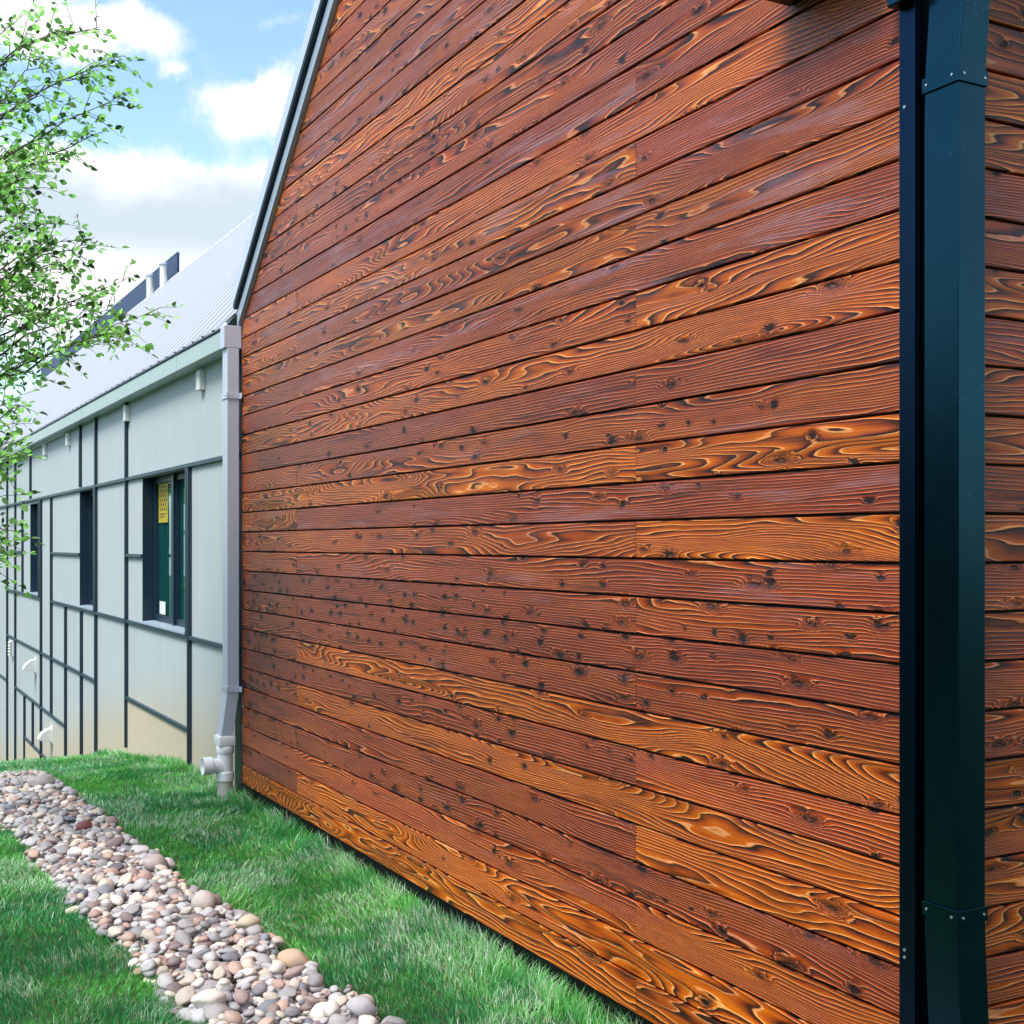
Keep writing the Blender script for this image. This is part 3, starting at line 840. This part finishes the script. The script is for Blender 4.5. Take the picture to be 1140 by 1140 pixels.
for i in range(N1):
    x = rs.uniform(BED_END, -1.9); lo, hi = float(bed_lo(x)), float(bed_hi(x))
    y = rs.uniform(lo-.03, hi+.03)
    if i < 2200: a = rs.uniform(.022, .038)
    else: a = min(.056, .0255*math.exp(rs.gauss(0, .33))+.003)
    if i > 6100: a = rs.uniform(.034, .050)
    b = a*rs.uniform(.62, .92); c = b*rs.uniform(.45, .8)
    n_, col = pick()
    drop(x, y, a, b, c, rs.uniform(0, 6.28), col, n_, rs.randrange(12))
def ground_pt(px, py):
    r = ray(px, py); t = 8.
    for _ in range(30):
        t = (EYE-float(gz(r.x*t))-.06)/-r.z
    return r.x*t, CAMY+r.y*t
for (px, py, a, b, c, col, lab) in [
    (226, 1006, .070, .058, .050, (.50, .43, .39), 'largest pale pinkish boulder on the right edge of the stone bed'),
    (172, 962, .080, .068, .048, (.40, .33, .31), 'large flat brown-grey boulder with mossy foot beside the lawn, further up than the pale boulder'),
    (46, 874, .10, .08, .05, (.36, .31, .30), 'big grey-brown stone at the far top end of the stone bed'),
    (93, 921, .05, .038, .026, (.17, .045, .05), 'small dark red stone in the far half of the stone bed'),
    (74, 911, .06, .045, .02, (.17, .19, .23), 'flat slate-blue stone near the far end of the stone bed'),
    (327, 1070, .070, .05, .038, (.50, .36, .25), 'long orange-tan stone lying on the right edge of the stone bed'),
    (232, 1118, .070, .046, .036, (.66, .60, .53), 'long cream-white stone near the front of the stone bed'),
    (277, 1033, .055, .045, .035, (.50, .42, .30), 'round yellowish stone on the right edge of the bed beside the lawn'),
    (128, 967, .05, .04, .02, (.13, .10, .12), 'dark plum-coloured flat stone in the middle of the stone bed'),
    (403, 1128, .06, .045, .04, (.42, .40, .41), 'grey egg-shaped stone at the front right corner of the stone bed')]:
    x, y = ground_pt(px, py)
    drop(x, y, a, b, c, rs.uniform(-.5, .5)+1.2, col, 's', rs.randrange(12), lab)
def proj(x, y, z):
    dx, dy = x, y-CAMY; Z = dx*FX+dy*FY; X = dx*RX+dy*RY
    return 570+FL*X/Z, 605.5-FL*(z-EYE)/Z, Z
def vis(s):
    px, py, Z = proj(*s['p']); x, y, z = s['p']
    i = int((x-HX0)/CELL); j = int((y-HY0)/CELL)
    ontop = HF[i, j]-(z+s['c']*.92) < .004
    inn = -5 < px < 1145 and py < 1150
    return (s['sp'] is not None)*1e3 + (inn and ontop)*s['a']/Z*math.sqrt(s['b']/s['a']) + 1e-6*s['a']
order = sorted(range(len(stones)), key=lambda i: -vis(stones[i]))
def where(s):
    px, py, Z = proj(*s['p'])
    st = 'front' if Z < 5.4 else ('middle' if Z < 6.8 else 'far')
    return st
for i in order[:300]:
    s = stones[i]
    o = bpy.data.objects.new('river_stone', PROT[s['pid']]); COL.objects.link(o)
    Mx = Matrix.Translation(s['p']) @ (s['R'] @ Matrix.Diagonal((s['a'], s['b'], s['c']))).to_4x4()
    o.matrix_world = Mx; o.color = (*s['col'], 1)
    if s['sp']: tag(o, s['sp'], 'stone', 'smooth stones in the stone bed')
    else:
        size = 'big' if s['a'] > .046 else ('medium' if s['a'] > .034 else 'small')
        shape = 'flat' if s['c']/s['b'] < .6 else 'plump'
        tag(o, '%s %s %s rounded stone in the %s part of the stone bed' % (size, s['cn'], shape, where(s)), 'stone', 'smooth stones in the stone bed')
VV = []; TT = []; CC = []; off = 0
for i in order[300:]:
    s = stones[i]; v = PV[s['pid']]*np.array([s['a'], s['b'], s['c']]); v = v @ np.array(s['R']).T+np.array(s['p'])
    VV.append(v); TT.append(PT[s['pid']]+off); CC.append(np.tile(np.array(s['col']), (len(v), 1))); off += len(v)
me = fast_mesh('small_river_stones', np.vstack(VV), np.vstack(TT), np.vstack(CC), True)
tag(link('small_river_stones', me, STONE_M), 'mass of smaller smooth stones filling the gaps of the stone bed', 'stones', None, 'stuff')

# ------------------------------------------------------------------ grass
def vnoise(x, y, sc, seed):
    r = np.random.default_rng(seed); G_ = r.random((256, 256))
    X = x*sc+500; Y = y*sc+500; xi = np.floor(X).astype(int); yi = np.floor(Y).astype(int); fx = X-xi; fy = Y-yi
    fx = fx*fx*(3-2*fx); fy = fy*fy*(3-2*fy)
    g_ = lambda a, b: G_[a % 256, b % 256]
    return (g_(xi, yi)*(1-fx)+g_(xi+1, yi)*fx)*(1-fy)+(g_(xi, yi+1)*(1-fx)+g_(xi+1, yi+1)*fx)*fy
def blades():
    px = []; py = []
    for (x0, x1, dens) in ((-2.6, -1.0, 1500), (-4.2, -2.6, 6500), (-5.6, -4.2, 11000), (-7., -5.6, 9000), (-9., -7., 6800), (-11.5, -9., 5200), (-15., -11.5, 2600), (-24, -15, 900)):
        y0, y1 = (-3.0, .03) if x0 > -12 else (-3.0, .0)
        n = int((x1-x0)*(y1-y0)*dens); px.append(RNG.uniform(x0, x1, n)); py.append(RNG.uniform(y0, y1, n))
    x = np.concatenate(px); y = np.concatenate(py)
    lo, hi = bed_lo(x), bed_hi(x)
    inbed = (x > BED_END) & (x < -1.7) & (y > lo-.0) & (y < hi+.0)
    edge = np.minimum(np.abs(y-lo), np.abs(y-hi))
    keep = ~inbed | ((edge < .06) & (RNG.random(len(x)) < .22)) | (RNG.random(len(x)) < .0012)
    keep &= ~((y > -.035) & (RNG.random(len(x)) < .55))
    dx, dy = x, y-CAMY; Z = dx*FX+dy*FY; X = dx*RX+dy*RY
    q = X/np.maximum(Z, .1)
    keep &= (Z > 1.) & (q > -.62) & (q < .5)
    return x[keep], y[keep], Z[keep]
x, y, Z = blades(); n = len(x)
patch = vnoise(x, y, 2.2, 1)*.55+vnoise(x, y, 6.5, 2)*.45
patch2 = vnoise(x+9, y, 3.5, 3)*.6+vnoise(x, y, 11., 4)*.4
ln = RNG.uniform(.035, .075, n)*(.75+.5*patch2)
fade = np.clip(Z/5., .8, 3.)
w = RNG.uniform(.0011, .0021, n)*fade
dirn = 2*math.pi*vnoise(x, y, 1.3, 5)*1.3+RNG.normal(0, 1.0, n)
lean = np.clip(RNG.normal(.62, .28, n)+.5*(patch-.5), .05, 1.4)
fd = np.stack([np.cos(dirn), np.sin(dirn)], 1)
az = RNG.uniform(0, 2*math.pi, n); wd = np.stack([np.cos(az), np.sin(az)], 1)
z0 = gz(x)-.004
base = np.stack([x, y, z0], 1)
def pt(t, ww):
    ang = lean*t
    h = ln*t*np.cos(ang*.75); o = ln*t*np.sin(ang*.95)
    c = base+np.stack([fd[:, 0]*o, fd[:, 1]*o, h], 1)
    d = np.stack([wd[:, 0]*w*ww, wd[:, 1]*w*ww, np.zeros(n)], 1)
    return c-d, c+d
ln = ln*np.where(y > -.13, 1.5, .76)
a0, a1 = pt(0., 1.); b0, b1 = pt(.5, .85); c0, _ = pt(1., 0.)
V = np.stack([a0, a1, b0, b1, c0], 1).reshape(-1, 3)
i5 = np.arange(n)*5
T = np.concatenate([np.stack([i5, i5+1, i5+3], 1), np.stack([i5, i5+3, i5+2], 1), np.stack([i5+2, i5+3, i5+4], 1)])
g1 = np.array([.10, .42, .085]); g2 = np.array([.20, .62, .13]); g3 = np.array([.045, .28, .085]); pale = np.array([.70, .84, .64]); straw = np.array([.48, .40, .22])
r1 = RNG.random(n)[:, None]; m1 = np.clip((patch[:, None]-.35)*2.4, 0, 1)
C = g3*(1-m1)+(g1*(1-r1)+g2*r1)*m1
pp = np.clip((patch2-.42)*2.6, .03, .75); sel = RNG.random(n) < pp*.75
C[sel] = C[sel]*.35+pale*.65*RNG.uniform(.7, 1.15, sel.sum())[:, None]
sel = RNG.random(n) < .035; C[sel] = straw
C *= RNG.uniform(.75, 1.25, n)[:, None]
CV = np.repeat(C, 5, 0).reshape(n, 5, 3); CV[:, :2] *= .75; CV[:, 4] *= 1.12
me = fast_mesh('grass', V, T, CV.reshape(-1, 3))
tag(link('grass', me, GRASSM), 'short green lawn with pale patches beside the stone bed', 'grass', None, 'stuff')

# ------------------------------------------------------------------ trees
def make_tree(name, base, tips, nrand, seed, trunk_h, leaf=.042, crown_c=None, crown_r=1.9, density=1.):
    r = random.Random(seed); root = empty(name, base)
    B = Vector(base); wood = MB()
    top = Vector((.12, .1, trunk_h))
    tr = [Vector((0, 0, -.1)), Vector((.0, .0, .0)), Vector((.03, -.02, trunk_h*.25)), Vector((-.02, .03, trunk_h*.5)), Vector((.05, .02, trunk_h*.75)), top]
    wood.tube(tr, [.075, .06, .05, .04, .026, .008], 12)
    def on_trunk(h):
        f = max(0, min(.999, h/trunk_h))*4; i = int(f); return tr[1+i].lerp(tr[2+i], f-i)
    ends = [Vector(t)-B for t in tips]
    for _ in range(nrand):
        a = r.uniform(0, 2*math.pi); el = r.uniform(-.5, 1.2); rad = crown_r*r.uniform(.55, 1.05)
        w_ = Vector(crown_c)+Vector((math.cos(a)*math.cos(el)*rad, math.sin(a)*math.cos(el)*rad, math.sin(el)*rad*1.2))
        if w_.y > crown_c[1]+.35*crown_r: continue      # the crown is thin on the house side
        ends.append(w_-B)
    Ls = []
    for e in ends:
        hd = math.hypot(e.x, e.y); h0 = max(.8, min(trunk_h*.95, e.z-hd*r.uniform(.25, .5)))
        s = on_trunk(h0); mid = s.lerp(e, .5)+Vector((r.uniform(-.12, .12), r.uniform(-.12, .12), .10+.10*hd*.5))
        pts = []
        for q in range(9):
            t = q/8; p = s*(1-t)**2+mid*2*t*(1-t)+e*t*t
            if 0 < q < 8: p = p+Vector((r.gauss(0, .012), r.gauss(0, .012), r.gauss(0, .012)))
            pts.append(p)
        L = (e-s).length
        wood.tube(pts, [.011*(1-q/8)**1.0*min(1., L/1.5)+.0014 for q in range(9)], 6)
        ntw = int(L*12*density)
        for k in range(ntw):
            t = 1-(r.random()**1.3)*.72
            i = min(7, int(t*8)); p = pts[i].lerp(pts[i+1], t*8-i); d = (pts[i+1]-pts[i]).normalized()
            sd = Vector((r.gauss(0, 1), r.gauss(0, 1), r.gauss(-.1, .7))).normalized()
            dd = (d*.8+sd*.8).normalized(); tl = r.uniform(.12, .38)*(1.2-t*.5)
            tw = [p, p+dd*tl*.5+Vector((0, 0, .01)), p+dd*tl-Vector((0, 0, .03*r.random()))]
            wood.tube(tw, [.0028, .0018, .0009], 4, False)
            m_ = int(tl/.028)
            for j in range(m_):
                u_ = (j+1)/m_; q = tw[0].lerp(tw[1], u_*2) if u_ < .5 else tw[1].lerp(tw[2], u_*2-1)
                if r.random() < .12: continue
                ld = (dd*.5+Vector((r.gauss(0, 1), r.gauss(0, 1), r.gauss(-.05, .7))).normalized()).normalized()
                Ls.append((q, ld, leaf*r.uniform(.6, 1.2)))
            Ls.append((tw[2], dd, leaf*r.uniform(.8, 1.2)))
    o = wood.build('trunk', BARK, root, 0, True)
    # leaves: six-point folded ovals
    n = len(Ls); V = np.zeros((n, 7, 3)); 
    P = np.array([l[0] for l in Ls]); D = np.array([l[1] for l in Ls]); S = np.array([l[2] for l in Ls])[:, None]
    rg = np.random.default_rng(seed); A = np.cross(D, rg.normal(0, 1, (n, 3))+np.array([0, 0, 1.5])); A /= np.linalg.norm(A, axis=1)[:, None]+1e-6
    Nn = np.cross(A, D); fold = rg.uniform(.05, .35, (n, 1)); curl = rg.uniform(-.15, .25, (n, 1)); wid = rg.uniform(.31, .42, (n, 1))
    st = P+D*S*.15
    V[:, 0] = st; V[:, 1] = st+D*S*.35+A*S*wid+Nn*S*fold*.5; V[:, 2] = st+D*S*.35-A*S*wid+Nn*S*fold*.5
    V[:, 3] = st+D*S*.5-Nn*S*curl*.3; V[:, 4] = st+D*S*.75+A*S*wid*.7+Nn*S*(fold*.4-curl*.4); V[:, 5] = st+D*S*.75-A*S*wid*.7+Nn*S*(fold*.4-curl*.4)
    V[:, 6] = st+D*S*1.05-Nn*S*curl*.8
    i7 = np.arange(n)*7
    tri = [(0, 3, 1), (0, 2, 3), (1, 3, 4), (2, 5, 3), (3, 6, 4), (3, 5, 6)]
    T = np.concatenate([np.stack([i7+a, i7+b, i7+c], 1) for a, b, c in tri])
    c = np.array([.19, .48, .11])*(1-rg.random((n, 1)))+np.array([.36, .68, .22])*rg.random((n, 1))
    dk = rg.random(n) < .15; c[dk] = np.array([.035, .10, .025]); c *= rg.uniform(.75, 1.2, (n, 1))
    me = fast_mesh('crown', V.reshape(-1, 3), T, np.repeat(c, 7, 0))
    link('crown', me, LEAFM, root)
    return root, n
tb = (-8.82, -2.20, float(gz(-8.82)))
TP = [(30, 230, 7.0), (48, 250, 7.7), (12, 210, 7.9), (35, 190, 7.3), (22, 310, 7.6), (55, 270, 7.3), (8, 350, 7.3), (60, 330, 7.6), (112, 30, 7.6), (128, 62, 7.2), (60, 35, 7.4), (18, 450, 6.6), (5, 500, 6.4), (2, 585, 6.5), (0, 330, 7.1), (25, 290, 7.4), (20, 170, 7.5), (125, 112, 7.3), (100, 82, 7.8), (50, 75, 7.0), (104, 150, 7.5), (70, 128, 7.1), (35, 120, 7.9), (15, 95, 7.3),
      (52, 180, 7.2), (40, 210, 7.8), (20, 200, 7.1), (30, 250, 7.5), (10, 270, 7.9), (75, 265, 7.2), (105, 264, 7.5), (50, 295, 7.0),
      (138, 312, 7.4), (80, 300, 7.7), (162, 350, 7.1), (120, 345, 7.5), (80, 340, 7.8), (40, 345, 7.2), (135, 368, 7.0), (110, 374, 7.3), (45, 392, 7.2), (15, 330, 7.7), (5, 150, 7.6), (5, 230, 7.4), (10, 30, 7.4), (20, 60, 7.7),
      (20, 480, 6.7), (5, 450, 6.9), (8, 610, 6.6), (2, 540, 6.7), (-20, 580, 6.7), (-40, 500, 6.9), (-30, 420, 7.2), (-40, 300, 7.2), (-30, 120, 7.4), (-50, 200, 7)]
tips = [at(a, b, c) for a, b, c in TP]
t1, nl = make_tree('young_tree', tb, tips, 36, 21, 4.9, .044, crown_c=(tb[0]-.25, tb[1]-.35, 3.2), crown_r=1.75)
tag(t1, 'young tree with small bright green leaves reaching in from the left against the sky', 'tree')
t2, _ = make_tree('reflected_tree', (-27, -4.6, float(gz(-27))), [], 90, 33, 7.5, .16, crown_c=(-27, -4.6, 2.2), crown_r=3.2, density=.8)
tag(t2, 'leafy tree beyond the left edge, showing only as green reflections in the window glass', 'tree')

# wood on the far side of the lawn (behind and beside the viewer)
nw = 26000
aa = RNG.uniform(math.radians(-158), math.radians(28), nw)       # bearing from the camera, measured from +x
hh = 6.2+2.6*np.interp(aa, np.linspace(-3, .7, 40), RNG.random(40))
rr_ = RNG.uniform(27, 36, nw)+4*np.sin(aa*9); zz = hh*RNG.random(nw)**.8
P = np.stack([np.cos(aa)*rr_, CAMY+np.sin(aa)*rr_, np.array(gz(np.cos(aa)*rr_))+zz], 1)
S = RNG.uniform(.25, .7, nw)[:, None]
d1 = RNG.normal(0, 1, (nw, 3)); d1 /= np.linalg.norm(d1, axis=1)[:, None]; d2 = np.cross(d1, RNG.normal(0, 1, (nw, 3))); d2 /= np.linalg.norm(d2, axis=1)[:, None]
V = np.stack([P-d1*S, P+d2*S*.5, P+d1*S, P-d2*S*.5], 1).reshape(-1, 3); i4 = np.arange(nw)*4
T = np.concatenate([np.stack([i4, i4+1, i4+2], 1), np.stack([i4, i4+2, i4+3], 1)])
c = np.array([.035, .075, .022])*RNG.uniform(.5, 1.6, (nw, 1)); me = fast_mesh('woodland', V, T, np.repeat(c, 4, 0))
tag(link('woodland', me, LEAFM), 'dark green wood across the lawn, seen only as reflections in glass and glossy metal', 'woodland', None, 'stuff')
# ------------------------------------------------------------------ sky, sun
SUN_EL, SUN_AZ = math.radians(56), math.radians(0)
sun_dir = Vector((.26, -.68, 0)).normalized()*math.cos(SUN_EL)+Vector((0, 0, math.sin(SUN_EL)))
L = bpy.data.lights.new('sun', 'SUN'); L.energy = 2.3; L.angle = math.radians(24); L.color = (1., .955, .89)
lo = bpy.data.objects.new('sun', L); COL.objects.link(lo); lo.location = (5, -10, 20)
lo.rotation_euler = (-sun_dir).to_track_quat('-Z', 'Y').to_euler()
W = bpy.data.worlds.new('World'); SC.world = W; W.use_nodes = True
nt = NT(W.node_tree); bg = nt.n['Background']
sky = nt.node('ShaderNodeTexSky', sky_type='NISHITA'); sky.sun_disc = False
sky.sun_elevation = SUN_EL; sky.sun_rotation = math.atan2(sun_dir.x, sun_dir.y)
sky.air_density = 1.0; sky.dust_density = 1.2; sky.ozone_density = 1.5
tc = nt.node('ShaderNodeTexCoord').outputs['Generated']
dx, dy, dz = nt.sep(tc)
azn = nt.m('ARCTAN2', dy, nt.m('MULTIPLY', dx, -1.)); eln = nt.m('ARCSINE', dz)
def ae(px, py):
    r = ray(px, py).normalized(); return math.atan2(r.y, -r.x), math.asin(r.z)
w1 = nt.noise(tc, 9., 5, .6); w2 = nt.noise(tc, 31., 6, .62); w3 = nt.noise(nt.vec(dx, dy, nt.m('MULTIPLY', dz, 2.)), 3.2, 6, .6)
wa = nt.m('ADD', azn, nt.m('MULTIPLY', nt.m('SUBTRACT', w1, .5), .09)); 
wb = nt.m('ADD', eln, nt.m('MULTIPLY', nt.m('SUBTRACT', nt.noise(tc, 13., 5, .6), .5), .07))
tot = None
for (px, py, rx, ry, wgt) in [(40, 25, 85, 36, 1.1), (150, 40, 75, 26, .9), (195, 12, 50, 18, .35), (262, 118, 62, 34, .9), (305, 100, 40, 30, .7), (306, 22, 34, 15, .4), (200, 78, 14, 8, .4),
                              (205, 225, 105, 46, 1.3), (120, 245, 80, 50, 1.2), (300, 225, 80, 42, 1.2), (60, 330, 160, 90, .75), (160, 290, 60, 26, .9), (10, 230, 80, 60, 1.), (-150, 90, 120, 70, .9), (-200, 300, 200, 90, .9), (420, 60, 100, 60, .8)]:
    a, e = ae(px, py); ra = rx/FL; rb = ry/FL
    qa = nt.m('DIVIDE', nt.m('SUBTRACT', wa, a), ra); qb = nt.m('DIVIDE', nt.m('SUBTRACT', wb, e), rb)
    gq = nt.m('MULTIPLY', nt.m('EXPONENT', nt.m('MULTIPLY', nt.m('ADD', nt.m('MULTIPLY', qa, qa), nt.m('MULTIPLY', qb, qb)), -1.)), wgt)
    tot = gq if tot is None else nt.m('ADD', tot, gq)
tot = nt.m('ADD', tot, nt.m('MULTIPLY', nt.m('SUBTRACT', w2, .5), .85))
away = nt.smooth(nt.m('ADD', nt.m('ABSOLUTE', nt.m('SUBTRACT', azn, .02)), nt.m('MULTIPLY', nt.m('MAXIMUM', nt.m('SUBTRACT', eln, .42), 0.), 2.)), .45, .7)
gen = nt.smooth(w3, .47, .62)
cov = nt.m('MAXIMUM', nt.smooth(tot, .40, 1.02), nt.m('MULTIPLY', gen, away))
# grey undersides low in the big cumulus
und = nt.m('MULTIPLY', nt.smooth(nt.m('ADD', eln, nt.m('MULTIPLY', nt.m('SUBTRACT', w1, .5), .10)), .285, .245), nt.smooth(eln, .195, .235))
ccol = nt.mix(und, (1.0, 1.0, 1.0), (.58, .68, .76))
CLOUD = 6.6
cc = nt.node('ShaderNodeVectorMath', operation='SCALE'); nt.put(cc.inputs[0], ccol); cc.inputs[3].default_value = CLOUD
haze = nt.smooth(eln, .34, .05)
skyc = nt.node('ShaderNodeVectorMath', operation='MULTIPLY'); nt.put(skyc.inputs[0], sky.outputs[0]); skyc.inputs[1].default_value = (1.62, 1.72, 1.66)
skyh = nt.mix(nt.m('MULTIPLY', haze, .55), skyc.outputs[0], (4.6, 5.9, 6.7, 1))
final = nt.mix(cov, skyh, cc.outputs[0])
nt.put(bg.inputs['Color'], final); bg.inputs['Strength'].default_value = .10

# ------------------------------------------------------------------ camera
cam = bpy.data.cameras.new('camera'); co = bpy.data.objects.new('camera', cam); COL.objects.link(co)
cam.sensor_width = 36; cam.lens = FL/1140*36; cam.shift_y = (605.5-570)/1140
cam.clip_start = .05; cam.clip_end = 3000
co.location = (0, CAMY, EYE)
co.rotation_euler = Vector((FX, FY, 0)).to_track_quat('-Z', 'Y').to_euler()
SC.camera = co
SC.view_settings.view_transform = 'Standard'; SC.view_settings.look = 'None'
SC.view_settings.exposure = .90; SC.view_settings.gamma = 1
SC.cycles.max_bounces = 6; SC.cycles.transparent_max_bounces = 8
print('leaves', nl, 'blades', n, 'stones', len(stones))
